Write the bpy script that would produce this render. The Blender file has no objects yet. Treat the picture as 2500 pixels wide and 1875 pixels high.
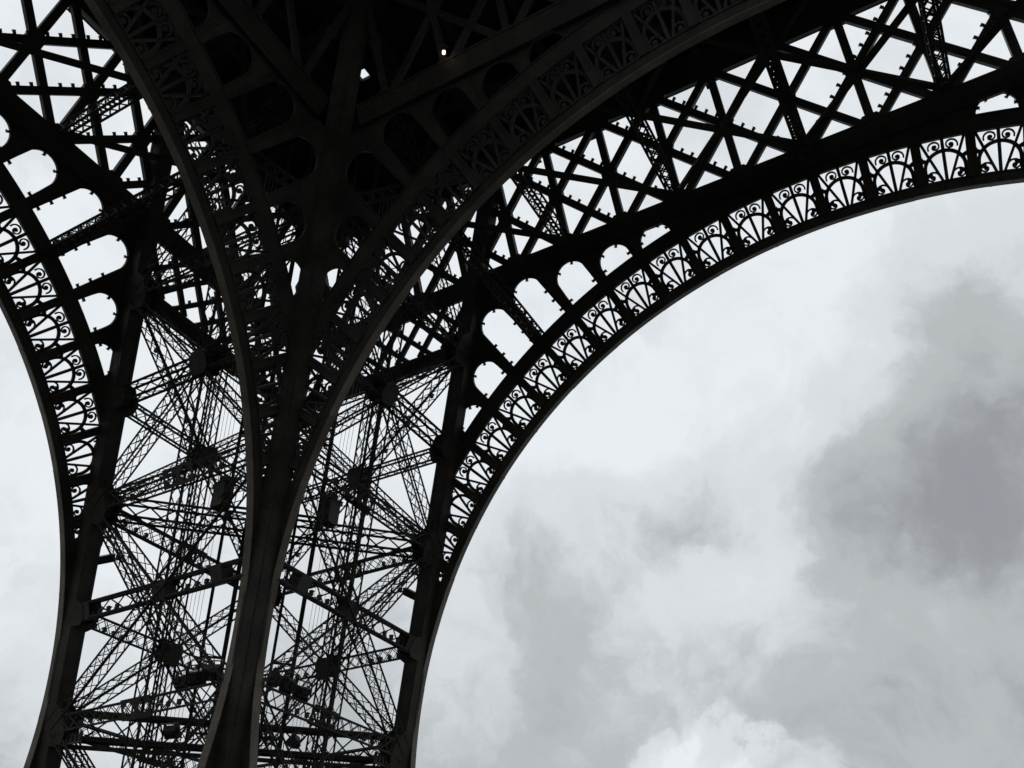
import bpy, math, random
from mathutils import Vector, Matrix
random.seed(7)
SC = bpy.context.scene
COL = SC.collection
R = math.radians

# ------------------------------------------------------------------ camera
cam_d = bpy.data.cameras.new('camera')
cam_d.lens = 36.0 * 2143.17 / 2500.0
cam_d.sensor_width = 36.0
cam_d.clip_end = 20000
cam = bpy.data.objects.new('camera', cam_d)
cam.location = (0.2946, -1.0113, 1.70)
cam.rotation_euler = (2.2148, 0.0, -1.0638)
COL.objects.link(cam)
SC.camera = cam

# ------------------------------------------------------------------ exposure
SC.view_settings.view_transform = 'Standard'
SC.view_settings.look = 'None'
SC.view_settings.exposure = 0.0
SC.view_settings.gamma = 1.0
SC.view_settings.use_curve_mapping = False

# ------------------------------------------------------------------ sky
W = bpy.data.worlds.new('World')
SC.world = W
W.use_nodes = True
NT = W.node_tree
for n in list(NT.nodes):
    NT.nodes.remove(n)


class G:
    """small helper for building shader graphs"""
    def __init__(s, tree):
        s.t = tree

    def n(s, typ, **kw):
        nd = s.t.nodes.new(typ)
        for k, v in kw.items():
            if k.startswith('_'):
                setattr(nd, k[1:], v)
            else:
                key = int(k[1:]) if k[0] == 'i' and k[1:].isdigit() else k
                s.put(nd.inputs[key], v)
        return nd

    def put(s, sock, v):
        if hasattr(v, 'is_output') or isinstance(v, bpy.types.NodeSocket):
            s.t.links.new(v, sock)
        else:
            sock.default_value = v

    def math(s, op, a, b=0.0, clamp=False):
        nd = s.n('ShaderNodeMath', _operation=op, _use_clamp=clamp)
        s.put(nd.inputs[0], a)
        s.put(nd.inputs[1], b)
        return nd.outputs[0]

    def vmath(s, op, a, b=(0, 0, 0), out=0):
        nd = s.n('ShaderNodeVectorMath', _operation=op)
        s.put(nd.inputs[0], a)
        s.put(nd.inputs[1], b)
        return nd.outputs[out]

    def noise(s, vec, scale, detail=5, rough=.55, out=0):
        nd = s.n('ShaderNodeTexNoise')
        s.put(nd.inputs['Vector'], vec)
        nd.inputs['Scale'].default_value = scale
        nd.inputs['Detail'].default_value = detail
        nd.inputs['Roughness'].default_value = rough
        return nd.outputs[out]

    def ramp(s, fac, stops):
        nd = s.n('ShaderNodeValToRGB')
        s.put(nd.inputs[0], fac)
        el = nd.color_ramp.elements
        while len(el) < len(stops):
            el.new(0.5)
        for e, (p, c) in zip(el, stops):
            e.position = p
            e.color = (*c, 1) if len(c) == 3 else c
        nd.color_ramp.interpolation = 'EASE'
        return nd.outputs[0]

    def smooth(s, v, a, b, lo=0.0, hi=1.0):
        nd = s.n('ShaderNodeMapRange', _interpolation_type='SMOOTHSTEP')
        s.put(nd.inputs[0], v)
        nd.inputs[1].default_value = a
        nd.inputs[2].default_value = b
        nd.inputs[3].default_value = lo
        nd.inputs[4].default_value = hi
        return nd.outputs[0]


SUN_EL, SUN_AZ = R(52), R(35)          # behind the overcast, towards the arch
g = G(NT)
tc = g.n('ShaderNodeTexCoord').outputs['Generated']
# the cloud pattern is warped by itself so that edges curl and tear
warp = g.vmath('SUBTRACT', g.noise(tc, 3.4, 7, .58, out=1), (.5, .5, .5))
wd = g.vmath('ADD', tc, g.vmath('MULTIPLY', warp, (.22, .22, .22)))
warp2 = g.vmath('SUBTRACT', g.noise(wd, 11.0, 7, .6, out=1), (.5, .5, .5))
wd2 = g.vmath('ADD', wd, g.vmath('MULTIPLY', warp2, (.055, .055, .055)))
big = g.noise(wd2, 3.0, 8, .56)
fine = g.noise(wd2, 9.0, 8, .6)
sep = g.n('ShaderNodeSeparateXYZ')
g.put(sep.inputs[0], tc)
elev = sep.outputs[2]
# overall veil: brightest high up, greyer towards the horizon
dens = g.smooth(elev, .20, .56, .40, 0.03)
dens = g.math('ADD', dens, g.smooth(big, .34, .70, -.07, .12))
dens = g.math('ADD', dens, g.smooth(fine, .30, .72, -.075, .085))
# the separate cloud masses that hang in this sky (direction, inner and outer radius, amount)
CLOUDS = [((.872, -.030, .490), .0, .28, .22), ((.908, .070, .420), .0, .18, .22),
          ((.890, .000, .455), .0, .22, .12), ((.885, -.09, .455), .0, .22, .16),
          ((.830, -.095, .550), .0, .27, .20), ((.800, -.150, .590), .0, .25, .10),
          ((.852, .222, .474), .0, .12, .25), ((.835, .270, .476), .0, .10, .12),
          ((.800, .425, .425), .0, .18, .15), ((.815, .370, .440), .0, .14, .14),
          ((.862, .430, .260), .0, .22, .07), ((.945, .140, .270), .0, .16, .14),
          ((.962, -.02, .29), .0, .17, .12), ((.735, .335, .590), .0, .08, .08), ((.52, .80, .33), .0, .35, -.12),
          ((.745, .255, .615), .0, .12, .05),
          # brighter gaps
          ((.945, .03, .350), .01, .13, -.14), ((.880, .175, .420), .0, .10, -.12),
          ((.878, .300, .375), .0, .12, -.08)]
for d, ra, rad, amt in CLOUDS:
    dist = g.vmath('DISTANCE', wd2, d, out=1)
    dens = g.math('ADD', dens, g.smooth(dist, ra, rad, amt, 0.0))
# a low cumulus with a crisp, knobbly head
warp3 = g.vmath('SUBTRACT', g.noise(wd2, 26.0, 6, .6, out=1), (.5, .5, .5))
wd3 = g.vmath('ADD', wd2, g.vmath('MULTIPLY', warp3, (.045, .045, .045)))
for d, ra, rad, amt in [((.912, .318, .205), .045, .075, -.24), ((.932, .262, .212), .05, .08, -.24),
                        ((.950, .205, .200), .04, .075, -.18)]:
    dist = g.vmath('DISTANCE', wd3, d, out=1)
    dens = g.math('ADD', dens, g.smooth(dist, ra, rad, amt, 0.0))
col = g.ramp(dens, [(0.0, (.83, .872, .905)), (.22, (.705, .745, .775)), (.45, (.485, .515, .53)),
                    (.70, (.315, .328, .352)), (1.0, (.215, .224, .250))])
sky = g.n('ShaderNodeTexSky', _sky_type='NISHITA', _sun_disc=False,
          _sun_elevation=SUN_EL, _sun_rotation=SUN_AZ)
bg_sky = g.n('ShaderNodeBackground', Color=sky.outputs[0], Strength=0.06)
bg_cl = g.n('ShaderNodeBackground', Color=col, Strength=1.0)
mixw = g.n('ShaderNodeMixShader', i0=0.97, i1=bg_sky.outputs[0], i2=bg_cl.outputs[0])
wo = g.n('ShaderNodeOutputWorld', Surface=mixw.outputs[0])

sun_d = bpy.data.lights.new('sun', 'SUN')
sun_d.energy = 0.5
sun_d.angle = R(25)
sun_d.color = (1.0, .96, .9)
sun = bpy.data.objects.new('sun', sun_d)
sun.rotation_euler = (R(90) - SUN_EL, 0, R(180) - SUN_AZ)
COL.objects.link(sun)


# ------------------------------------------------------------------ materials
def mat(name, base, rough=.6, var=.35, grime=None, metal=0.0, bump=.15, scale=2.0):
    m = bpy.data.materials.new(name)
    m.use_nodes = True
    t = m.node_tree
    h = G(t)
    bs = t.nodes['Principled BSDF']
    co = h.n('ShaderNodeTexCoord').outputs['Object']
    n1 = h.noise(co, scale * .25, 6, .6)
    n2 = h.noise(co, scale * 4, 6, .65)
    dark = tuple(c * (1 - var) for c in base)
    lite = tuple(min(1, c * (1 + var)) for c in base)
    c1 = h.ramp(n1, [(.3, dark), (.7, lite)])
    c2 = h.ramp(n2, [(.40, (1, 1, 1)), (.66, grime or (.72, .66, .6))])
    mx = h.n('ShaderNodeMix', _data_type='RGBA', _blend_type='MULTIPLY')
    h.put(mx.inputs[0], .8)
    h.put(mx.inputs[6], c1)
    h.put(mx.inputs[7], c2)
    oi = h.n('ShaderNodeObjectInfo').outputs['Random']
    tone = h.n('ShaderNodeMix', _data_type='RGBA', _blend_type='MULTIPLY')
    tone.inputs[0].default_value = 1.0
    h.put(tone.inputs[6], mx.outputs[2])
    h.put(tone.inputs[7], h.ramp(oi, [(0.0, (.82, .80, .78)), (1.0, (1.15, 1.15, 1.15))]))
    h.put(bs.inputs['Base Color'], tone.outputs[2])
    bs.inputs['Metallic'].default_value = metal
    h.put(bs.inputs['Roughness'], h.smooth(n2, .3, .7, rough - .1, rough + .15))
    bs.inputs['Specular IOR Level'].default_value = .3
    bp_ = h.n('ShaderNodeBump', Strength=bump, Distance=.02, Height=n2)
    h.put(bs.inputs['Normal'], bp_.outputs[0])
    return m


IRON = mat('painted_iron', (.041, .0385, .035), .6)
IRON_OLD = mat('weathered_iron', (.038, .0345, .031), .68, grime=(.6, .5, .42))
SOFFIT_LIT = mat('soffit_lit_iron', (.155, .141, .114), .6, var=.3)  # same iron paint, lightened: bounce light on the soffits put into the colour
FLOORM = mat('platform_decking', (.03, .03, .032), .8)
BOXM = mat('equipment_paint', (.030, .028, .025), .6)
LAMPM = mat('lamp_housing', (.025, .024, .024), .5)
STEELM = mat('cable_steel', (.16, .16, .165), .4, metal=.7)
GROUNDM = mat('stone_paving', (.055, .053, .049), .85, var=.25, scale=.6)
GLASSM = mat('lamp_glass', (.05, .055, .06), .25, bump=.02)


def emit(name, colr, st):
    m = bpy.data.materials.new(name)
    m.use_nodes = True
    b = m.node_tree.nodes['Principled BSDF']
    b.inputs['Emission Color'].default_value = (*colr, 1)
    b.inputs['Emission Strength'].default_value = st
    b.inputs['Base Color'].default_value = (.8, .8, .75, 1)
    return m


LAMPON = emit('lit_lamp', (1.0, .80, .48), 5.0)


# ------------------------------------------------------------------ mesh helpers
class MB:
    def __init__(s):
        s.v = []
        s.f = []

    def add(s, vs, fs):
        o = len(s.v)
        s.v += [tuple(v) for v in vs]
        s.f += [tuple(i + o for i in f) for f in fs]

    def hexa(s, q):        # q: 8 points, bottom ring 0-3, top ring 4-7
        s.add(q, [(0, 3, 2, 1), (4, 5, 6, 7), (0, 1, 5, 4), (1, 2, 6, 5), (2, 3, 7, 6), (3, 0, 4, 7)])

    def box(s, c, hx, hy, hz):
        x, y, z = c
        s.hexa([(x - hx, y - hy, z - hz), (x + hx, y - hy, z - hz), (x + hx, y + hy, z - hz), (x - hx, y + hy, z - hz),
                (x - hx, y - hy, z + hz), (x + hx, y - hy, z + hz), (x + hx, y + hy, z + hz), (x - hx, y + hy, z + hz)])

    def bar(s, p0, p1, a, b):
        """box from p0 to p1, a and b = half-extent vectors"""
        p0, p1 = Vector(p0), Vector(p1)
        s.hexa([p0 - a - b, p0 + a - b, p0 + a + b, p0 - a + b, p1 - a - b, p1 + a - b, p1 + a + b, p1 - a + b])

    def tube(s, pts, r, n=6):
        rings = []
        for i, q in enumerate(pts):
            q = Vector(q)
            d = (Vector(pts[min(i + 1, len(pts) - 1)]) - Vector(pts[max(i - 1, 0)])).normalized()
            u = d.orthogonal().normalized()
            w = d.cross(u)
            rings.append([q + u * r * math.cos(2 * math.pi * k / n) + w * r * math.sin(2 * math.pi * k / n) for k in range(n)])
        vs = [v for ring in rings for v in ring]
        fs = []
        for i in range(len(rings) - 1):
            for k in range(n):
                fs.append((i * n + k, i * n + (k + 1) % n, (i + 1) * n + (k + 1) % n, (i + 1) * n + k))
        fs.append(tuple(range(n))[::-1])
        fs.append(tuple((len(rings) - 1) * n + k for k in range(n)))
        s.add(vs, fs)

    def prism(s, pts, z0, z1):
        n = len(pts)
        s.add([(x, y, z0) for x, y in pts] + [(x, y, z1) for x, y in pts],
              [tuple(range(n))[::-1], tuple(range(n, 2 * n))] +
              [(i, (i + 1) % n, n + (i + 1) % n, n + i) for i in range(n)])

    def ribbon(s, inner, outer, z0, z1, closed=False):
        """strip between two 2-D polylines, thickened from z0 to z1"""
        n = len(inner)
        vs = [(x, y, z0) for x, y in inner] + [(x, y, z0) for x, y in outer] + \
             [(x, y, z1) for x, y in inner] + [(x, y, z1) for x, y in outer]
        fs = []
        for i in range(n if closed else n - 1):
            j = (i + 1) % n
            fs += [(i, j, n + j, n + i), (2 * n + i, 3 * n + i, 3 * n + j, 2 * n + j),
                   (i, 2 * n + i, 2 * n + j, j), (n + i, n + j, 3 * n + j, 3 * n + i)]
        if not closed:
            fs += [(0, n, 3 * n, 2 * n), (n - 1, 3 * n - 1, 4 * n - 1, 2 * n - 1)]
        s.add(vs, fs)

    def mesh(s, name, m, tf=None):
        me = bpy.data.meshes.new(name)
        vs = s.v if tf is None else [tf(*v) for v in s.v]
        me.from_pydata([tuple(v) for v in vs], [], s.f)
        me.materials.append(m)
        return me

    def obj(s, name, m, parent=None, tf=None):
        return put(name, s.mesh(name, m, tf), parent)


def put(name, me, parent=None, mw=None):
    o = bpy.data.objects.new(name, me)
    COL.objects.link(o)
    o.parent = parent
    if mw is not None:
        o.matrix_local = mw
    return o


def thing(name, label, cat, loc=(0, 0, 0), group=None):
    o = bpy.data.objects.new(name, None)
    COL.objects.link(o)
    o.location = loc
    o['label'] = label
    o['category'] = cat
    if group:
        o['group'] = group
    return o


# ------------------------------------------------------------------ tower geometry
SL, WO, PW = 0.4757, 58.0915, 15.0        # batter, half width of outer face at ground, pier width
LL = math.sqrt(1 + SL * SL)
ZC, R0 = 7.4412, 36.1528                  # arch centre (along the slope) and intrados radius
R1, R2, R3 = 36.76, 39.22, 40.15          # fan opening bottom, top, outer edge of the upper rim
PITCH = 4.045                             # degrees between radial posts
UB0, UB1 = 47.20, 48.50                   # girder lower beam (along the slope)
UT0, UT1 = 55.25, 57.55                   # girder upper beam
UM, DT = 51.78, 3.87                      # girder mid line, post spacing
FLOOR_Z = 52.3


def face(side, base):
    """(t, u, m) on a tower face -> world. t along, u up the slope, m towards the tower's middle"""
    def P(t, u, m=0.0):
        n = WO - SL * u / LL - base - m / LL
        z = u / LL - m * SL / LL
        return (n, t, z) if side == 'R' else (t, n, z)
    return P


def face_matrix(side, base):
    P = face(side, base)
    o = Vector(P(0, 0, 0))
    a = Vector(P(1, 0, 0)) - o
    b = Vector(P(0, 1, 0)) - o
    c = Vector(P(0, 0, 1)) - o
    return Matrix(((a.x, b.x, c.x, o.x), (a.y, b.y, c.y, o.y), (a.z, b.z, c.z, o.z), (0, 0, 0, 1)))


def chord_t(u):
    return WO - PW - SL * u / LL


def pier(fx, fy, z):                      # fx, fy: 0 outer .. 1 inner
    return Vector((WO - SL * z - PW * fx, WO - SL * z - PW * fy, z))


def pol(r, th):
    return (r * math.cos(R(th)), ZC + r * math.sin(R(th)))


TOWER = thing('iron_tower', 'dark riveted iron lattice tower seen from beneath, with pier, arches and platform', 'tower')

# ---- ground, in case the camera looks down; it also throws light up
gb = MB()
gb.add([(-6000, -6000, 0), (6000, -6000, 0), (6000, 6000, 0), (-6000, 6000, 0)], [(0, 1, 2, 3)])
go = gb.obj('ground', GROUNDM)
go['kind'] = 'structure'

# ------------------------------------------------------------------ rafters of the piers
HB = .51


def rafter(sx, sy, fx, fy, z0=-.3, z1=56.0):
    mb = MB()
    q = []
    for z in (z0, z1):
        c = pier(fx, fy, z)
        for dx, dy in ((-HB, -HB), (HB, -HB), (HB, HB), (-HB, HB)):
            q.append((sx * (c.x + dx), sy * (c.y + dy), z))
    mb.hexa(q)
    # riveted cover strips on the faces
    for k, (dx, dy) in enumerate(((-1, 0), (1, 0), (0, -1), (0, 1))):
        for e in (-.38, .38):
            qq = []
            for z in (z0, z1 - .5):
                c = pier(fx, fy, z)
                bx = c.x + dx * (HB + .012) + (e if dx == 0 else 0)
                by = c.y + dy * (HB + .012) + (e if dy == 0 else 0)
                ax, ay = (.012, .09) if dx else (.09, .012)
                for ex, ey in ((-1, -1), (1, -1), (1, 1), (-1, 1)):
                    qq.append((sx * (bx + ex * ax), sy * (by + ey * ay), z))
            mb.hexa(qq)
    return mb.obj('rafter', IRON, TOWER)


RAFT = {}
for fx in (0, 1):
    for fy in (0, 1):
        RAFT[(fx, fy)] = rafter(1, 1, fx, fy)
for sx, sy in ((1, -1), (-1, 1)):
    for fx in (0, 1):
        for fy in (0, 1):
            rafter(sx, sy, fx, fy)

# masonry footing under each rafter of the pier in view
for sx, sy in ((1, 1), (1, -1), (-1, 1)):
    for fx in (0, 1):
        for fy in (0, 1):
            c = pier(fx, fy, 0)
            mb = MB()
            mb.box((sx * c.x, sy * c.y, .35), 1.6, 1.6, .35)
            mb.box((sx * c.x, sy * c.y, .95), 1.1, 1.1, .25)
            mb.obj('masonry_footing', GROUNDM, TOWER)


# ------------------------------------------------------------------ lattice beams
def frame(p0, p1, nrm):
    d = (p1 - p0).normalized()
    b = (Vector(nrm) - d * Vector(nrm).dot(d)).normalized()
    a = d.cross(b)
    return d, a, b


def lattice(mb, p0, p1, w, h, nrm, cell=.9, fl=.06, lace=.026, sides=(1, 1, 1, 0)):
    """box lattice beam: four angle flanges, crossed lacing bars on its faces"""
    p0, p1 = Vector(p0), Vector(p1)
    d, a, b = frame(p0, p1, nrm)
    ln = (p1 - p0).length
    for sa in (-1, 1):
        for sb in (-1, 1):
            o = a * (sa * w / 2) + b * (sb * h / 2)
            mb.bar(p0 + o, p1 + o, a * fl, b * .018)
            mb.bar(p0 + o, p1 + o, a * .018, b * fl * .9)
    n = max(2, round(ln / cell))
    for face_i, (ax, bx, off) in enumerate(((a, w, b * (h / 2)), (a, w, b * (-h / 2)), (b, h, a * (w / 2)), (b, h, a * (-w / 2)))):
        if not sides[face_i]:
            continue
        for i in range(n):
            q0 = p0 + d * (ln * i / n)
            q1 = p0 + d * (ln * (i + 1) / n)
            for sg in (1, -1):
                s0 = q0 + off + ax * (sg * bx / 2)
                s1 = q1 + off - ax * (sg * bx / 2)
                dd = (s1 - s0).normalized()
                wv = dd.cross(off.normalized()) * lace
                mb.bar(s0 + off.normalized() * (.012 * sg), s1 + off.normalized() * (.012 * sg), wv, off.normalized() * .011)


NODES = [-5.0, 6.1, 17.15, 28.2, 39.25]
FACES = [((0, 1), (0, 0), (1, 0, .43)), ((1, 0), (0, 0), (0, 1, .43)),
         ((0, 1), (1, 1), (0, 1, .43)), ((1, 0), (1, 1), (1, 0, .43))]


def lerp2(A, B, k):
    return (A[0] + (B[0] - A[0]) * k, A[1] + (B[1] - A[1]) * k)


def beam(name, p0, p1, w, h, nrm, **kw):
    mb = MB()
    lattice(mb, p0, p1, w, h, nrm, **kw)
    return mb.obj(name, IRON, TOWER)


def octo(rx, ry, c=.35):
    return [(-rx, -ry * c), (-rx * c, -ry), (rx * c, -ry), (rx, -ry * c), (rx, ry * c), (rx * c, ry), (-rx * c, ry), (-rx, ry * c)]


def plate(name, c, ax, ay, n, poly, th, parent, m=IRON, z=0.0):
    mb = MB()
    mb.prism(poly, z - th / 2, z + th / 2)
    c, ax, ay, n = Vector(c), Vector(ax), Vector(ay), Vector(n)
    return mb.obj(name, m, parent, tf=lambda x, y, zz: c + ax * x + ay * y + n * zz)


LIGHT_ME = MB()
LIGHT_ME.box((0, 0, .09), .105, .10, .125)
LIGHT_ME.box((0, .03, .235), .13, .13, .02)
LIGHT_ME = LIGHT_ME.mesh('light_fitting', LAMPM)


def light_at(parent, pos, up, along, sc=1.0, pm=None):
    up = Vector(up).normalized()
    al = Vector(along)
    al = (al - up * al.dot(up)).normalized()
    sd = up.cross(al)
    M = Matrix(((al.x, sd.x, up.x, pos[0]), (al.y, sd.y, up.y, pos[1]), (al.z, sd.z, up.z, pos[2]), (0, 0, 0, 1)))
    return put('light_fitting', LIGHT_ME, parent, M @ Matrix.Scale(sc, 4))


UPZ = Vector((0, 0, 1))
LEAN = Vector((-SL, -SL, 1)).normalized()


def quatrefoil_plate(c, ax, ay, n, s, m=IRON):
    mb = MB()
    inner, outer = [], []
    N = 48
    for i in range(N):
        ph = 2 * math.pi * i / N
        rr = s * (.20 + .23 * abs(math.cos(2 * (ph))) ** .7)
        inner.append((rr * math.cos(ph), rr * math.sin(ph)))
        k = max(abs(math.cos(ph)), abs(math.sin(ph)))
        outer.append((s * .56 * math.cos(ph) / k, s * .56 * math.sin(ph) / k))
    mb.ribbon(inner, outer, -.03, .03, closed=True)
    c, ax, ay, n = Vector(c), Vector(ax), Vector(ay), Vector(n)
    return mb.obj('quatrefoil_plate', m, TOWER, tf=lambda x, y, z: c + ax * x + ay * y + n * z)


for fi, (A, B, nrm) in enumerate(FACES):
    nv = Vector(nrm).normalized()
    near = fi >= 2
    M5 = lerp2(A, B, .5)
    BE = lerp2(A, B, .945) if near else B   # near members stop behind the inner arch
    for li in range(len(NODES) - 1):
        za, zb = NODES[li], NODES[li + 1]
        zm = (za + zb) / 2
        lo = max(za, .3)
        # X braces, each a box lattice beam
        for P, Q in ((A, BE), (BE, A)):
            k0 = (lo - za) / (zb - za)
            beam('diagonal_brace', pier(*lerp2(P, Q, k0), lo), pier(*Q, zb), .62, .95, nv, cell=.95)
        # horizontal strut through the middle of the X
        if zm > 1:
            if near:
                beam('horizontal_strut', pier(*A, zm), pier(*BE, zm), .90, .8, nv, cell=1.35, fl=.085, lace=.042, sides=(1, 0, 1, 1))
            else:
                beam('horizontal_strut', pier(*A, zm), pier(*B, zm), .78, .9, nv, cell=.78, fl=.07)
        # central post along the middle of the face
        z0 = max(za, .3)
        beam('centre_post', pier(*M5, z0), pier(*M5, zb), .85, .7, nv, cell=1.25, fl=.065)
        # gusset where everything crosses
        if zm > 1:
            c = pier(*M5, zm)
            ax = (pier(*B, zm) - pier(*A, zm)).normalized()
            ay = (LEAN - ax * LEAN.dot(ax)).normalized()
            nn = ax.cross(ay)
            for sg in (-1, 1):
                if not near or zm > 30:
                    plate('gusset_plate', c + nn * (.56 * sg), ax, ay, nn, octo(.64, .72, .55), .05, TOWER)
            mb = MB()
            mb.prism(octo(.50, .58, .6), -.45, .45)
            mb.obj('gusset_core', IRON_OLD, TOWER, tf=lambda x, y, z, c=c, ax=ax, ay=ay, nn=nn: c + ax * x + ay * y + nn * z)
    for zn in NODES[1:]:
        hgt = .85
        beam('horizontal_strut', pier(*A, zn), pier(*BE, zn), hgt, .9, nv, cell=.9, fl=.07)
        c = pier(*M5, zn)
        ax = (pier(*B, zn) - pier(*A, zn)).normalized()
        ay = (LEAN - ax * LEAN.dot(ax)).normalized()
        nn = ax.cross(ay)
        for e in (-.58, .58):
            quatrefoil_plate(c + ax * e + nn * .50, ax, ay, nn, 1.05)
    # node plates on the rafters
    for E in (A, B):
        if E == (1, 1):
            continue
        O = B if E is A else A
        for zn, (rx, ry) in [(z, (.80, 1.15)) for z in NODES[1:]] + [((NODES[i] + NODES[i + 1]) / 2, (.70, .70)) for i in range(1, 4)]:
            c = pier(*E, zn)
            ax = (pier(*O, zn) - pier(*E, zn)).normalized()
            ay = (LEAN - ax * LEAN.dot(ax)).normalized()
            nn = ax.cross(ay)
            for sg in (-1, 1):
                plate('node_plate', c + ax * (.55) + nn * (.47 * sg), ax, ay, nn, octo(rx, ry, .5), .05, TOWER)
            mb = MB()
            mb.prism(octo(rx * .8, ry * .8, .55), -.42, .42)
            mb.obj('node_core', IRON_OLD, TOWER, tf=lambda x, y, z, c=c, ax=ax, ay=ay, nn=nn: c + ax * (x + .5) + ay * y + nn * z)
    # cover panels closing the near horizontal struts
    if near:
        for zn in (11.6, 22.65):
            ax = (pier(*B, zn) - pier(*A, zn)).normalized()
            ay = (LEAN - ax * LEAN.dot(ax)).normalized()
            nn = ax.cross(ay)
            for k, hw in ((.09, .38), (.5, .42), (.80, .42)):
                c = pier(*lerp2(A, B, k), zn)
                for sg in (-1, 1):
                    plate('cover_panel', c + nn * (.44 * sg), ax, ay, nn, [(-hw, -.5), (hw, -.5), (hw, .5), (-hw, .5)], .04, TOWER, IRON)
                plate('cover_panel', c - ay * .50, ax, nn, ay, [(-hw, -.40), (hw, -.40), (hw, .40), (-hw, .40)], .04, TOWER, IRON)

# braces across the inside of the pier at every node level
for zn in NODES[1:4]:
    hh = .9
    beam('inner_tie', pier(0, 1, zn), pier(1, 0, zn), hh, 1.5 if zn < 20 else 1.2, UPZ, cell=1.5, fl=.13 if zn < 20 else .09, lace=.05)
# walkway beam low inside the pier
for off in (.0, 1.9):
    mb = MB()
    p0, p1 = pier(0, 1, 17.15) + UPZ * (off - 1.2), pier(1, 0, 17.15) + UPZ * (off - 1.2)
    d, a, b = frame(p0, p1, UPZ)
    mb.bar(p0, p1, a * .20, b * .09)
    mb.obj('walkway_beam', IRON_OLD, TOWER)

# inclined lift tracks running up inside the pier
for fa, fb in ((9.1, 12.0), (12.0, 9.1)):
    mb = MB()
    for da, db, hw in ((-.45, .45, .13), (.45, -.45, .09)):
        p0 = pier((fa + da) / PW, (fb + db) / PW, .5)
        p1 = pier((fa + da) / PW, (fb + db) / PW, 46)
        d, a, b = frame(p0, p1, (1, 1, 0))
        mb.bar(p0, p1, a * hw, b * .12)
    for i in range(12):                   # sleepers between the rails
        z = 1.5 + i * 3.7
        q0, q1 = pier((fa - .5) / PW, (fb + .5) / PW, z), pier((fa + .5) / PW, (fb - .5) / PW, z)
        mb.bar(q0, q1, LEAN * .05, Vector((.7, .7, 0)) * .08)
    mb.obj('lift_track', IRON_OLD, TOWER)

# little lamps clipped along the struts and braces
for (A, B, nrm) in FACES:
    for zn, n in ((17.15, 6), (22.65, 7), (28.2, 6), (11.6, 6)):
        for i in range(n):
            k = (.10 + .34 * i / n) if i < n // 2 + 1 else (.58 + .34 * (i - n // 2) / n)
            light_at(TOWER, pier(*lerp2(A, B, k), zn) - UPZ * .28, UPZ, pier(*B, zn) - pier(*A, zn), .95)
for (A, B, nrm) in FACES[:2]:
    for za, zb in ((28.2, 39.25), (17.15, 28.2)):
        for i in range(8):
            k = .08 + .11 * i
            light_at(TOWER, pier(*lerp2(B, A, k), za + (zb - za) * k) - UPZ * .45, UPZ, pier(*A, zb) - pier(*B, za), .95)


# ------------------------------------------------------------------ arches
def circle_pts(cx, cy, r, a0, a1, n):
    return [(cx + r * math.cos(a0 + (a1 - a0) * i / n), cy + r * math.sin(a0 + (a1 - a0) * i / n)) for i in range(n + 1)]


MID = .5 * (R1 + R2)                      # local origin of a fan panel lies here
HW = MID * R(3.36) / 2                    # half width of a fan opening
Y0, Y1 = R1 - MID - .05, R2 - MID + .05

# meshes shared by all fans; local x across, y outwards, z towards the tower's middle
def fan_meshes():
    out = {}
    arc_r = HW * .97
    cy = Y1 - .05 - .62 - arc_r
    mb = MB()
    mb.ribbon(circle_pts(0, cy, arc_r - .17, 0, math.pi, 24), circle_pts(0, cy, arc_r + .02, 0, math.pi, 24), -.055, .055)
    for sx in (-1, 1):
        xs = sorted((sx * (arc_r - .17), sx * (arc_r + .02)))
        mb.box(((xs[0] + xs[1]) / 2, (cy + Y0) / 2, 0), (xs[1] - xs[0]) / 2, (cy - Y0) / 2, .055)
    out['fan_arc'] = [mb]
    spokes = []
    for x0, x1, w in ((0, 0, .088), (-.16, -HW - .02, .07), (.16, HW + .02, .07)):
        mb = MB()
        p0, p1 = Vector((x0, Y0, 0)), Vector((x1, Y1, 0))
        d = (p1 - p0).normalized()
        a = Vector((-d.y, d.x, 0))
        mb.bar(p0, p1, a * w, Vector((0, 0, .055)))
        spokes.append(mb)
    out['fan_spoke'] = spokes

    def scroll(cx, cyy, r, a0, turn, sgn, tail=None):
        pts_i, pts_o = [], []
        n = 34
        for i in range(n + 1):
            k = i / n
            ang = a0 + sgn * turn * k
            rr = r * (1 - .80 * k ** .9)
            wd = .046 * (1 - .2 * k)
            pts_i.append((cx + (rr - wd) * math.cos(ang), cyy + (rr - wd) * math.sin(ang)))
            pts_o.append((cx + (rr + wd) * math.cos(ang), cyy + (rr + wd) * math.sin(ang)))
        mb = MB()
        mb.ribbon(pts_i, pts_o, -.045, .045)
        mb.prism([(cx + .105 * math.cos(q * math.pi / 5), cyy + .105 * math.sin(q * math.pi / 5)) for q in range(10)], -.05, .05)
        return mb
    sc = []
    for sx in (-1, 1):                    # the upper pair, between the spokes
        cx = sx * .40
        a0 = math.pi * 1.15 if sx < 0 else -math.pi * .15
        sc.append(scroll(cx, Y1 - .46, .36, a0, math.pi * 2.6, -1 if sx < 0 else 1))
    for sx in (-1, 1):                    # the lower pair, in the corners
        cx = sx * (HW - .42)
        a0 = 0 if sx < 0 else math.pi
        sc.append(scroll(cx, Y0 + .36, .37, a0, math.pi * 2.4, 1 if sx < 0 else -1))
    out['fan_scroll'] = sc
    return out, cy, arc_r


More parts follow.
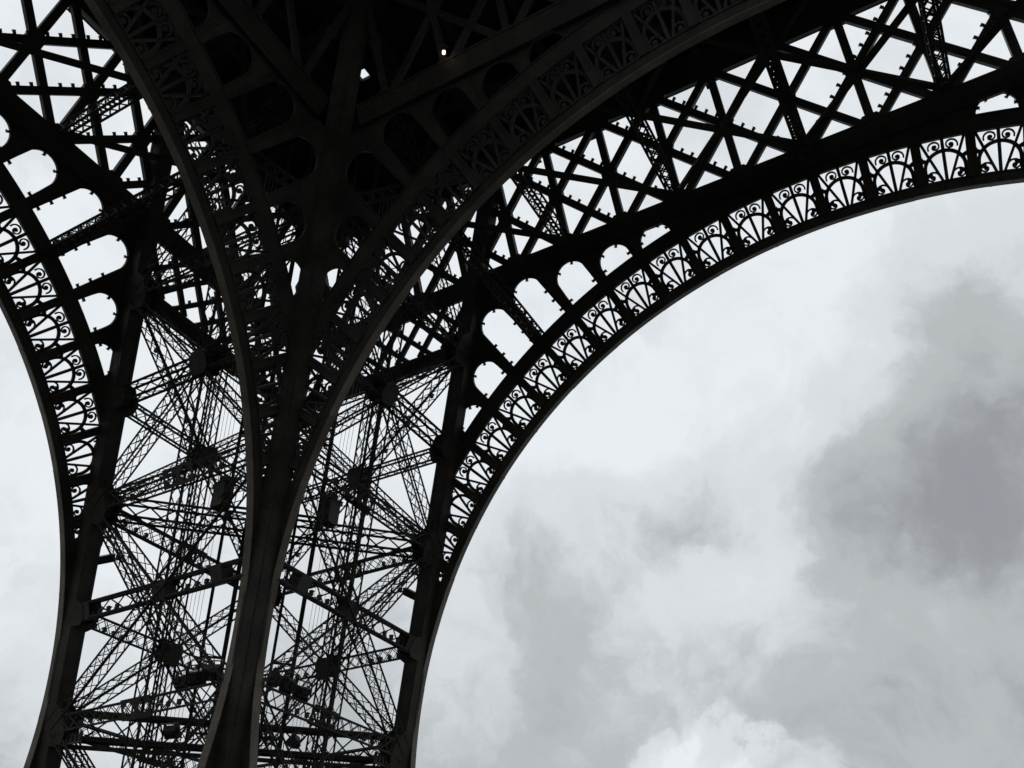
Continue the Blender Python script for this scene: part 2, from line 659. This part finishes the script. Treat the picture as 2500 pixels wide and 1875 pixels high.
FAN, FAN_CY, FAN_R = fan_meshes()
FAN_ME = {k: [m.mesh(k, IRON) for m in v] for k, v in FAN.items()}
POST = MB()
POST.box((0, 0, .02), .19, (R2 - R1) / 2 + .06, .20)
POST.box((-.20, 0, .235), .05, (R2 - R1) / 2 + .05, .03)
POST.box((.20, 0, .235), .05, (R2 - R1) / 2 + .05, .03)
POST_ME = POST.mesh('radial_post', IRON)
MF = -.48                                 # the ring's middle plane


def local(th, r=MID, m=MF):
    """matrix of a frame on the ring: x across (clockwise), y outwards, z inwards"""
    t, u = pol(r, th)
    c, s = math.cos(R(th - 90)), math.sin(R(th - 90))
    return Matrix(((c, -s, 0, t), (s, c, 0, u), (0, 0, 1, m), (0, 0, 0, 1)))


def inside(th, r, mrg=0.0):
    t, u = pol(r, th)
    return abs(t) < chord_t(u) + mrg


def ring_strip(mb, r0, r1, a0, a1, m0, m1, step=.9, clip=True):
    n = max(2, int(abs(a1 - a0) / step))
    ths = [a0 + (a1 - a0) * i / n for i in range(n + 1)]
    mb.ribbon([pol(r0, t) for t in ths], [pol(r1, t) for t in ths], m0, m1)


def limit_angle(r):
    th = 90.0
    while th > 0 and inside(th, r):
        th -= .1
    return th


def arch(side, base, th_hi, lights):
    """decorated arch; whole ring built, the fans up to th_hi piece by piece"""
    FM = face_matrix(side, base)
    tf = lambda x, y, z: FM @ Vector((x, y, z))
    # intrados band with its soffit
    mb = MB()
    ring_strip(mb, R0 + .05, R1, -12, 192, -.86, -.34)
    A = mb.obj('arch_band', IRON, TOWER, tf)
    # riveted soffit plates, each a hair out of line with the next
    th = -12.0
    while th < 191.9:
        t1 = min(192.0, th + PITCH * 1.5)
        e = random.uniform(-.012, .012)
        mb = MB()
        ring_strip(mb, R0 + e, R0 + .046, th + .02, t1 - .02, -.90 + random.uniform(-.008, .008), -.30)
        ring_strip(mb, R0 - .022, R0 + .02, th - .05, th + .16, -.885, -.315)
        mb.obj('soffit_plate', SOFFIT_LIT, A, tf)
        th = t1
    # flange ribs along the web
    mb = MB()
    ring_strip(mb, R1 - .07, R1 + .02, -12, 192, -.335, -.29)
    mb.obj('arch_flange', IRON, A, tf)
    lo = limit_angle(R2)
    mb = MB()
    ring_strip(mb, R2, R3, lo, 180 - lo, -.62, -.34)
    ring_strip(mb, R2 - .02, R2 + .06, lo, 180 - lo, -.355, -.29)
    ring_strip(mb, R3 - .06, R3 + .02, lo, 180 - lo, -.355, -.29)
    mb.obj('upper_rim', IRON, A, tf)
    # spandrel web that closes the gap down to the springing
    for sg in (1, -1):
        inn, out = [], []
        for i in range(61):
            th = -12 + (36.0 + 12) * i / 60
            t, u = pol(R1 - .1, th)
            inn.append((sg * t, u))
            out.append((sg * max(chord_t(u) - .2, t + .02), u))
        mb = MB()
        mb.ribbon(inn, out, -.74, -.46)
        mb.obj('springing_web', IRON, A, tf)
    rest = MB()
    nk = int((90 - 38) / PITCH) + 2
    for k in range(-nk, nk + 1):
        th = 90 + PITCH * k
        if inside(th, R1 + .2, -.1):
            detail = th <= th_hi + 2
            Mx = FM @ local(th)
            if detail:
                put('radial_post', POST_ME, A, Mx)
            else:
                rest.add([Mx @ Vector(v) for v in POST.v], POST.f)
        # fan panel between post k and k+1
        thm = th + PITCH / 2
        if not inside(thm - 1.4 if thm < 90 else thm + 1.4, R1 + .1):
            if not inside(thm + 1.4 if thm < 90 else thm - 1.4, R1 + .1):
                continue
        Mx = FM @ local(thm)
        for nm in FAN:
            for mi, m in enumerate(FAN[nm]):
                xs = [v[0] for v in m.v]
                ys = [v[1] for v in m.v]
                cx, cy = (min(xs) + max(xs)) / 2, (min(ys) + max(ys)) / 2
                tt = local(thm) @ Vector((cx, cy, 0))
                mrg = .35 if nm == 'fan_scroll' else .55
                if abs(tt.x) > chord_t(tt.y) + mrg:
                    continue
                if thm <= th_hi:
                    put(nm, FAN_ME[nm][mi], A, Mx)
                else:
                    rest.add([Mx @ Vector(v) for v in m.v], m.f)
        if lights and thm <= th_hi and inside(thm, R2, -.9):
            for sx in (-1, 1):
                for ang, rr in ((28, FAN_R - .02), (-20, FAN_R - .12)):
                    ca, sa = math.cos(R(ang)), math.sin(R(ang))
                    pos = Mx @ Vector((sx * rr * ca, FAN_CY + rr * sa, .05))
                    out = (Mx.to_3x3() @ Vector((sx * ca * (1 if ang > 0 else -1), sa if ang > 0 else 0, 0)))
                    light_at(A, pos, out, Mx.to_3x3() @ Vector((0, 0, 1)), .95)
    if rest.v:
        o = rest.obj('fan_tracery', IRON, A)
        o['kind'] = 'stuff'
    # arcade of round-headed openings between the rim and the girder
    for k in range(-nk, nk + 1):
        thm = 90 + PITCH * (k + .5)
        c90 = abs(thm - 90)
        # top limit of the opening
        rc, rad = None, None
        r = R3
        hw = R(3.05) / 2
        while r < 47:
            t, u = pol(r, thm)
            rr = r * hw
            if u + rr > UB0 - .06 or abs(t) + rr * .92 > chord_t(u) - 1.0 + rr * .0:
                break
            r += .02
        rc, rad = r, r * hw
        has = (rc + rad - R3) > .55 and r > R3 - .001 and (r > R3 + .01 or rad > .5)
        t_, u_ = pol(R3, thm)
        if u_ + rad * .5 > UB0 - .1:
            has = False
        N = 26
        inn, out = [], []
        for i in range(N + 1):
            d = -PITCH / 2 + PITCH * i / N
            th = thm + d
            ct = math.cos(R(th))
            st = math.sin(R(th))
            rmax = (UB0 + .02 - ZC) / st
            # where the ray meets the rafter line t = chord_t(u)
            den = abs(ct) + SL / LL * st
            rch = (WO - PW - SL * ZC / LL) / den - .2
            rmax = min(rmax, rch)
            ro = R3 - .04
            if has:
                y = rc * math.sin(R(d))
                if abs(y) < rad:
                    ro = max(ro, rc * math.cos(R(d)) + math.sqrt(rad * rad - y * y))
            if rmax < ro + .01:
                rmax = ro + .01
            inn.append(pol(ro, th))
            out.append(pol(rmax, th))
        mx = max(math.hypot(o[0] - i_[0], o[1] - i_[1]) for o, i_ in zip(out, inn))
        if mx < .05:
            continue
        mb = MB()
        mb.ribbon(inn, out, -.44, -.30)
        mb.obj('arcade_panel', IRON, A, tf)
        # a raised rim round the opening
        if has:
            mb = MB()
            def edge(q):
                pts = []
                w = R(3.05) / 2 * 180 / math.pi
                rb = R3 - .02
                pts.append(pol(rb, thm - math.degrees(math.asin(min(1, (rad - q) / rb)))))
                for i in range(19):
                    a = math.pi * i / 18
                    x, y = (rad - q) * math.cos(math.pi - a), (rad - q) * math.sin(a)
                    if rc + y < rb + .05:
                        continue
                    c, s = math.cos(R(thm - 90)), math.sin(R(thm - 90))
                    t0, u0 = pol(rc, thm)
                    pts.append((t0 + c * (-x) * -1 * -1 - s * y, u0 + s * (-x) * -1 * -1 + c * y))
                pts.append(pol(rb, thm + math.degrees(math.asin(min(1, (rad - q) / rb)))))
                return pts
            e0, e1 = edge(.045), edge(-.01)
            if len(e0) == len(e1):
                mb.ribbon(e0, e1, -.47, -.26)
                mb.obj('opening_rim', IRON, A, tf)
            if lights and thm <= th_hi + 4:
                nl = max(1, min(4, int((rc - R3) / .85)))
                for sx in (-1, 1):
                    for i in range(nl):
                        rr = R3 + .35 + i * .85
                        th = thm - sx * math.degrees(math.asin((rad - .08) / rr))
                        t, u = pol(rr, th)
                        pos = tf(t, u, -.34)
                        ax = FM.to_3x3() @ Vector((math.cos(R(thm - 90)) * -sx, math.sin(R(thm - 90)) * -sx, 0))
                        light_at(A, pos, ax, FM.to_3x3() @ Vector((0, 0, 1)), .68)
                for aa in (55, 125):
                    c, s = math.cos(R(thm - 90)), math.sin(R(thm - 90))
                    x, y = (rad - .08) * math.cos(R(aa)), (rad - .08) * math.sin(R(aa))
                    t0, u0 = pol(rc, thm)
                    dd = FM.to_3x3() @ Vector((-(c * x - s * y), -(s * x + c * y), 0))
                    light_at(A, tf(t0 + c * x - s * y, u0 + s * x + c * y, -.34), dd, FM.to_3x3() @ Vector((0, 0, 1)), .68)
    return A


arch('R', 0, 110, True)
arch('L', 0, 72, True)
arch('R', PW, 84, False)
arch('L', PW, 80, False)


# ------------------------------------------------------------------ girders between the piers
def girder(side, base, t_lo, lights, sw=1.0):
    sw2 = .4 + .6 * sw
    FM = face_matrix(side, base)
    tf = lambda x, y, z: FM @ Vector((x, y, z))
    # the outer girders run through to the outer corner, the inner ones stop at the inner rafter
    t_hi = WO - SL * UM / LL if base == 0 else chord_t(UM) + .4
    mb = MB()
    mb.box(((t_hi + t_lo) / 2, (UB0 + UB1) / 2, -.24), (t_hi - t_lo) / 2, (UB1 - UB0) / 2, .17)
    for u in (UB0 + .05, UB1 - .05):
        mb.box(((t_hi + t_lo) / 2, u, -.05), (t_hi - t_lo) / 2, .06, .02)
    Gd = mb.obj('girder_beam', IRON, TOWER, tf)
    mb = MB()
    mb.box(((t_hi + t_lo) / 2, (UT0 + UT1) / 2, -.24), (t_hi - t_lo) / 2, (UT1 - UT0) / 2, .17)
    mb.obj('girder_upper_beam', IRON, Gd, tf)
    k0, k1 = math.ceil(t_lo / DT), math.floor(t_hi / DT)
    u0, u1 = UB1 - .1, UT0 + .1
    for k in range(k0, k1 + 1):
        t = DT * k
        if abs(abs(t) - chord_t(UM)) > 1.0:
            mb = MB()
            mb.box((t, (u0 + u1) / 2, -.24), .24 * sw2, (u1 - u0) / 2, .195 * sw2)
            mb.obj('girder_post', IRON, Gd, tf)
        # node plate where posts and diagonals cross
        mb = MB()
        mb.prism([(t + x, UM + y) for x, y in octo(.50 * sw, .50 * sw, .5)], -.24 - .215 * sw2, -.24 + .215 * sw2)
        mb.obj('gusset_plate', IRON, Gd, tf)
        for e, uu, ry in ((0, UB1 - .05, .40), (1, UT0 + .05, .40)):
            mb = MB()
            mb.prism([(t - .8 * sw, uu + (-.02 if not e else .02)), (t + .8 * sw, uu + (-.02 if not e else .02)), (t + .40 * sw, uu + (ry * sw if not e else -ry * sw)), (t - .40 * sw, uu + (ry * sw if not e else -ry * sw))][::(1 if not e else -1)], -.24 - .205 * sw2, -.24 + .205 * sw2)
            mb.obj('gusset_plate', IRON, Gd, tf)
    for k in range(k0 - 2, k1 + 1):
        for sg in (1, -1):
            ta, tb = (DT * k, DT * (k + 2)) if sg > 0 else (DT * (k + 2), DT * k)
            p0, p1 = Vector((ta, UM - DT, 0)), Vector((tb, UM + DT, 0))
            d = (p1 - p0).normalized()
            # clip to the beam edges
            s0 = (u0 - p0.y) / d.y
            s1 = (u1 - p0.y) / d.y
            q0, q1 = p0 + d * s0, p0 + d * s1
            if max(q0.x, q1.x) > t_hi or min(q0.x, q1.x) < t_lo:
                continue
            a = Vector((-d.y, d.x, 0))
            mb = MB()
            zc = Vector((0, 0, -.235 if sg > 0 else -.245))
            mb.bar(q0 + zc, q1 + zc, a * (.235 * sw2), Vector((0, 0, (.185 if sg > 0 else .175) * sw2)))
            mb.obj('girder_diagonal', IRON, Gd, tf)
            hot = (sg > 0 and (-1 < ta < 26 or side == 'L')) or (sg < 0 and side == 'R' and ta < 1)
            if lights and hot and -14 < ta < 26:
                for c0 in (.13, .37, .63, .87):
                    for j in (-.075, 0, .075):
                        f = c0 + j
                        c = q0 + (q1 - q0) * f
                        upv = a if a.y > 0 else -a
                        pos = tf(*(c + upv * .235 + Vector((0, 0, .08))))
                        light_at(Gd, pos, FM.to_3x3() @ upv, FM.to_3x3() @ d, .70)
    return Gd


girder('R', 0, -24, True)
girder('L', 0, -16, True)
girder('R', PW, -16, False, .58)
girder('L', PW, -16, False, .58)

# deep beam and short lattice below the girder, on the pier's outer faces
for side in ('R', 'L'):
    FM = face_matrix(side, 0)
    tf = lambda x, y, z, FM=FM: FM @ Vector((x, y, z))
    ua, ub = 43.35, 44.35
    ta = chord_t(ua)
    mb = MB()
    mb.box((ta + PW / 2, (ua + ub) / 2, -.2), PW / 2, (ub - ua) / 2, .26)
    D = mb.obj('pier_beam', IRON, TOWER, tf)
    hgt = UB0 - ub
    x = chord_t(46) - 2.0
    while x < chord_t(46) + PW:
        for sg in (1, -1):
            q0 = Vector((x if sg > 0 else x + hgt, ub, -.2))
            q1 = Vector((x + hgt if sg > 0 else x, UB0, -.2))
            if min(q0.x, q1.x) < chord_t(46) - .6 or max(q0.x, q1.x) > chord_t(46) + PW + .6:
                continue
            d = (q1 - q0).normalized()
            a = Vector((-d.y, d.x, 0))
            mb = MB()
            mb.bar(q0, q1, a * .17, Vector((0, 0, .15 + .02 * sg)))
            mb.obj('pier_diagonal', IRON, D, tf)
            if sg > 0:
                upv = a if a.y > 0 else -a
                for f in (.3, .52, .74):
                    light_at(D, tf(*(q0 + (q1 - q0) * f + upv * .17)), FM.to_3x3() @ upv, FM.to_3x3() @ d, .7)
        x += 1.93

# upper braces inside the pier head
for (A, B, nrm) in FACES:
    nv = Vector(nrm).normalized()
    beam('diagonal_brace', pier(*A, 39.25), pier(*B, 50), .62, .9, nv, cell=.9)
    beam('diagonal_brace', pier(*B, 39.25), pier(*A, 50), .62, .9, nv, cell=.9)

# horizontal ties between the outer and the inner girder at the lower beam
ZT = 43.5
for side in ('R', 'L'):
    def H(t, dep):
        n = WO - SL * ZT - dep
        return Vector((n, t, ZT)) if side == 'R' else Vector((t, n, ZT))
    for k in range(-3, 3):
        t = 2 * DT * k
        if abs(t) > 21:
            continue
        mb = MB()
        lattice(mb, H(t, .5), H(t, 14.4), .62, .9, UPZ, cell=.75, fl=.07, lace=.045)
        mb.obj('cross_tie', IRON, TOWER)
    for k in range(-3, 3):
        for d0, d1 in ((.5, 7.2), (7.2, 14.2)):
            for sg in (1, -1):
                ta, tb = 2 * DT * k, 2 * DT * (k + 1)
                if sg < 0:
                    ta, tb = tb, ta
                if d0 < 1 and sg < 0 and k >= 1:
                    continue
                p0, p1 = H(ta, d0), H(tb, d1)
                if abs(p0[1 if side == 'R' else 0]) > 23.5 or abs(p1[1 if side == 'R' else 0]) > 23.5:
                    continue
                d, a, b = frame(p0, p1, UPZ)
                mb = MB()
                mb.bar(p0 + UPZ * (.02 * sg), p1 + UPZ * (.02 * sg), a * .15, b * .14)
                mb.obj('wind_brace', IRON, TOWER)

# ties between the upper rims of the outer and the inner arch
for side in ('R', 'L'):
    for k in (-7, 0, 7):
        P = face(side, 0)
        Q = face(side, PW)
        t, u = pol(R3 - .35, 90 + PITCH * k)
        mb = MB()
        lattice(mb, P(t, u, -.5), Q(t, u, -.6), .62, .8, UPZ, cell=.7, fl=.075, lace=.045)
        mb.obj('cross_tie', IRON, TOWER)

# ------------------------------------------------------------------ first platform
HOLE = (25.1, 23.9, .36)
FO = 36.25
VOID = 9.0
mb = MB()


def slab(x0, x1, y0, y1, z0=FLOOR_Z, z1=FLOOR_Z + .35):
    mb.box(((x0 + x1) / 2, (y0 + y1) / 2, (z0 + z1) / 2), (x1 - x0) / 2, (y1 - y0) / 2, (z1 - z0) / 2)


hx, hy, hs = HOLE
slab(-FO, -VOID, -FO, FO)
slab(-VOID, VOID, -FO, -VOID)
slab(-VOID, VOID, VOID, FO)
slab(VOID, hx - hs, -FO, FO)
slab(hx + hs, FO, -FO, FO)
slab(hx - hs, hx + hs, -FO, hy - hs)
slab(hx - hs, hx + hs, hy + hs, FO)
FL = mb.obj('platform_floor', FLOORM, TOWER)
for i in range(8):                        # deep joists under the floor
    for ax in (0, 1):
        v = 4.2 + i * 4.2
        if abs(v - (hx if ax == 0 else hy)) < 1.2:
            v += 1.6
        mb = MB()
        lo_ = VOID if v < VOID else -20
        if ax == 0:
            mb.box((v, (lo_ + FO) / 2, FLOOR_Z - .5), .14, (FO - lo_) / 2, .495)
            mb.box((v, (lo_ + FO) / 2, FLOOR_Z - 1.0), .26, (FO - lo_) / 2, .03)
        else:
            mb.box(((lo_ + FO) / 2, v, FLOOR_Z - .6), (FO - lo_) / 2, .14, .39)
            mb.box(((lo_ + FO) / 2, v, FLOOR_Z - 1.1), (FO - lo_) / 2, .26, .03)
        mb.obj('floor_joist', IRON_OLD, FL)
# fascia with its railing round the outside
for side in (0, 1):
    for sg in (1, -1):
        mb = MB()
        if side == 0:
            mb.box((sg * (FO + .1), 0, FLOOR_Z + .9), .08, FO + .3, .9)
        else:
            mb.box((0, sg * (FO + .35), FLOOR_Z + .9), FO, .08, .9)
        mb.obj('platform_fascia', IRON, FL)

# ------------------------------------------------------------------ things hung on the iron
# lift cables
for si, (fa, fb) in enumerate(((5.8, 11.0), (11.0, 5.8))):
    for i in range(4):
        mb = MB()
        e = (i - 1.5) * .16
        pts = [pier((fa + e) / PW, (fb - e) / PW, z) for z in (.5, 25, 48)]
        mb.tube(pts, .013, 5)
        o = mb.obj('lift_cable', STEELM)
        o['label'] = 'thin lift cable up the %s half of the pier, %s' % ('right' if si == 0 else 'left', ('first from the left', 'second from the left', 'third from the left', 'last on the right')[i if si else i])
        o['category'] = 'cable'
        o['group'] = 'lift cables on the %s of the pier' % ('right' if si == 0 else 'left')


def on_near(side, k, z):
    """point on the near face of the pier: k = 0 side rafter .. 1 inner rafter"""
    A, B = ((0, 1), (1, 1)) if side == 'R' else ((1, 0), (1, 1))
    return pier(*lerp2(A, B, k), z)


def near_axes(side):
    ax = Vector((-1, 0, 0)) if side == 'R' else Vector((0, -1, 0))
    ay = UPZ
    nn = Vector((0, -1, 0)) if side == 'R' else Vector((-1, 0, 0))
    return ax, ay, nn


for side, word in (('R', 'right'), ('L', 'left')):
    ax, ay, nn = near_axes(side)
    base_p = on_near(side, .73 if side == 'L' else .70, 26.5)
    t = thing('equipment_cabinet', 'dark tall metal cabinet with bracket hung inside the %s half of the pier' % word, 'cabinet', base_p, 'cabinets hung inside the pier')
    T = lambda x, y, z: (ax * x + nn * y + ay * z) * .66
    mb = MB()
    mb.box((0, 0, 0), .60, .55, 1.15)
    mb.obj('cabinet_body', BOXM, t, T)
    mb = MB()
    mb.box((0, 0, 1.19), .68, .62, .04)
    mb.box((0, .0, 1.55), .42, .40, .32)
    mb.obj('cabinet_top', BOXM, t, T)
    mb = MB()
    mb.box((-.61 - .02, .15, -.12), .018, .42, 1.0)
    mb.obj('cabinet_door', BOXM, t, T)
    mb = MB()
    inn = circle_pts(1.55, -.2, .75, math.pi / 2, math.pi, 12)
    out = circle_pts(1.55, -.2, 1.0, math.pi / 2, math.pi, 12)
    mb.ribbon(inn, out, -.08, .08)
    mb.obj('bracket', IRON, t, lambda x, y, z: (ax * x + nn * z + ay * (y + .55)) * .7)
    for sx in (-.35, .35):
        mb = MB()
        mb.box((sx, 0, 1.95), .04, .04, .42)
        mb.obj('hanger', IRON, t, T)


def floodlight(pos, yaw, tilt, size, label, group):
    t = thing('floodlight', label, 'floodlight', pos, group)
    Mx = Matrix.Rotation(yaw, 4, 'Z') @ Matrix.Rotation(tilt, 4, 'X')
    T = lambda x, y, z: Mx @ Vector((x * size, y * size, z * size))
    mb = MB()
    mb.hexa([(-.34, -.10, -.26), (.34, -.10, -.26), (.34, -.10, .26), (-.34, -.10, .26), (-.5, .28, -.40), (.5, .28, -.40), (.5, .28, .40), (-.5, .28, .40)])
    mb.box((0, -.16, 0), .22, .06, .18)
    for i in range(5):
        mb.box((-.24 + .12 * i, -.25, 0), .012, .04, .16)
    mb.obj('lamp_housing', LAMPM, t, T)
    mb = MB()
    mb.box((0, .295, 0), .45, .012, .35)
    mb.obj('lamp_glass', GLASSM, t, T)
    mb = MB()
    for sx in (-1, 1):
        mb.box((sx * .56, .05, -.22), .025, .05, .36)
    mb.box((0, .05, -.60), .585, .05, .025)
    mb.obj('yoke', LAMPM, t, T)
    return t


for side, word in (('R', 'right'), ('L', 'left')):
    ax, ay, nn = near_axes(side)
    yaw = math.atan2(nn.y, nn.x)
    for i, (k, dz, sz, tl, yw, txt) in enumerate((
            (.85, .75, 1.15, 2.6, .5, 'boxy dark floodlight nearest the middle rafter in the %s row of three'),
            (.775, .75, 1.1, 2.9, .2, 'boxy dark floodlight in the middle of the %s row of three'),
            (.70, .7, 1.05, 3.1, -.2, 'boxy dark floodlight farthest from the middle rafter in the %s row of three'),
            (.70, -1.7, .95, 2.4, .3, 'single floodlight hanging below the lowest strut on the %s of the pier'))):
        p = on_near(side, k, 17.15 + dz) + nn * .3
        floodlight(p, yaw - math.pi / 2 + yw, tl, sz, txt % word, 'floodlights on the %s of the pier' % word)
    # rack of small lamps near the side rafter
    p = on_near(side, .15, 15.9) + nn * .4
    t = thing('lamp_rack', 'small dark rack of five stubby lamps near the %s side rafter of the pier' % word, 'lamp rack', p, 'lamp racks on the pier')
    T = lambda x, y, z: ax * x + nn * y + ay * z
    mb = MB()
    mb.box((0, 0, 0), .95, .05, .05)
    mb.box((0, 0, .42), .95, .04, .04)
    mb.obj('rack_rail', LAMPM, t, T)
    for i in range(5):
        mb = MB()
        mb.tube([(-.76 + .38 * i, 0, .05), (-.76 + .38 * i, 0, .30), (-.76 + .38 * i, 0, .36), (-.76 + .38 * i, 0, .62)], .10, 8)
        mb.obj('lamp_head', LAMPM, t, T)

# the one lit lamp under the platform
lp = Vector((21.84, 15.09, 43.72))
t = thing('ceiling_lamp', 'small warm glowing lamp fixed high up among the dark girders under the platform', 'lamp', lp)
mb = MB()
mb.tube([(0, 0, .06), (0, 0, .5)], .05, 8)
mb.box((0, 0, .52), .16, .16, .03)
mb.obj('lamp_stem', LAMPM, t)
mb = MB()
mb.tube([(0, 0, -.12), (0, 0, -.08), (0, 0, .0), (0, 0, .05)], .085, 12)
mb.obj('lamp_bulb', LAMPON, t)
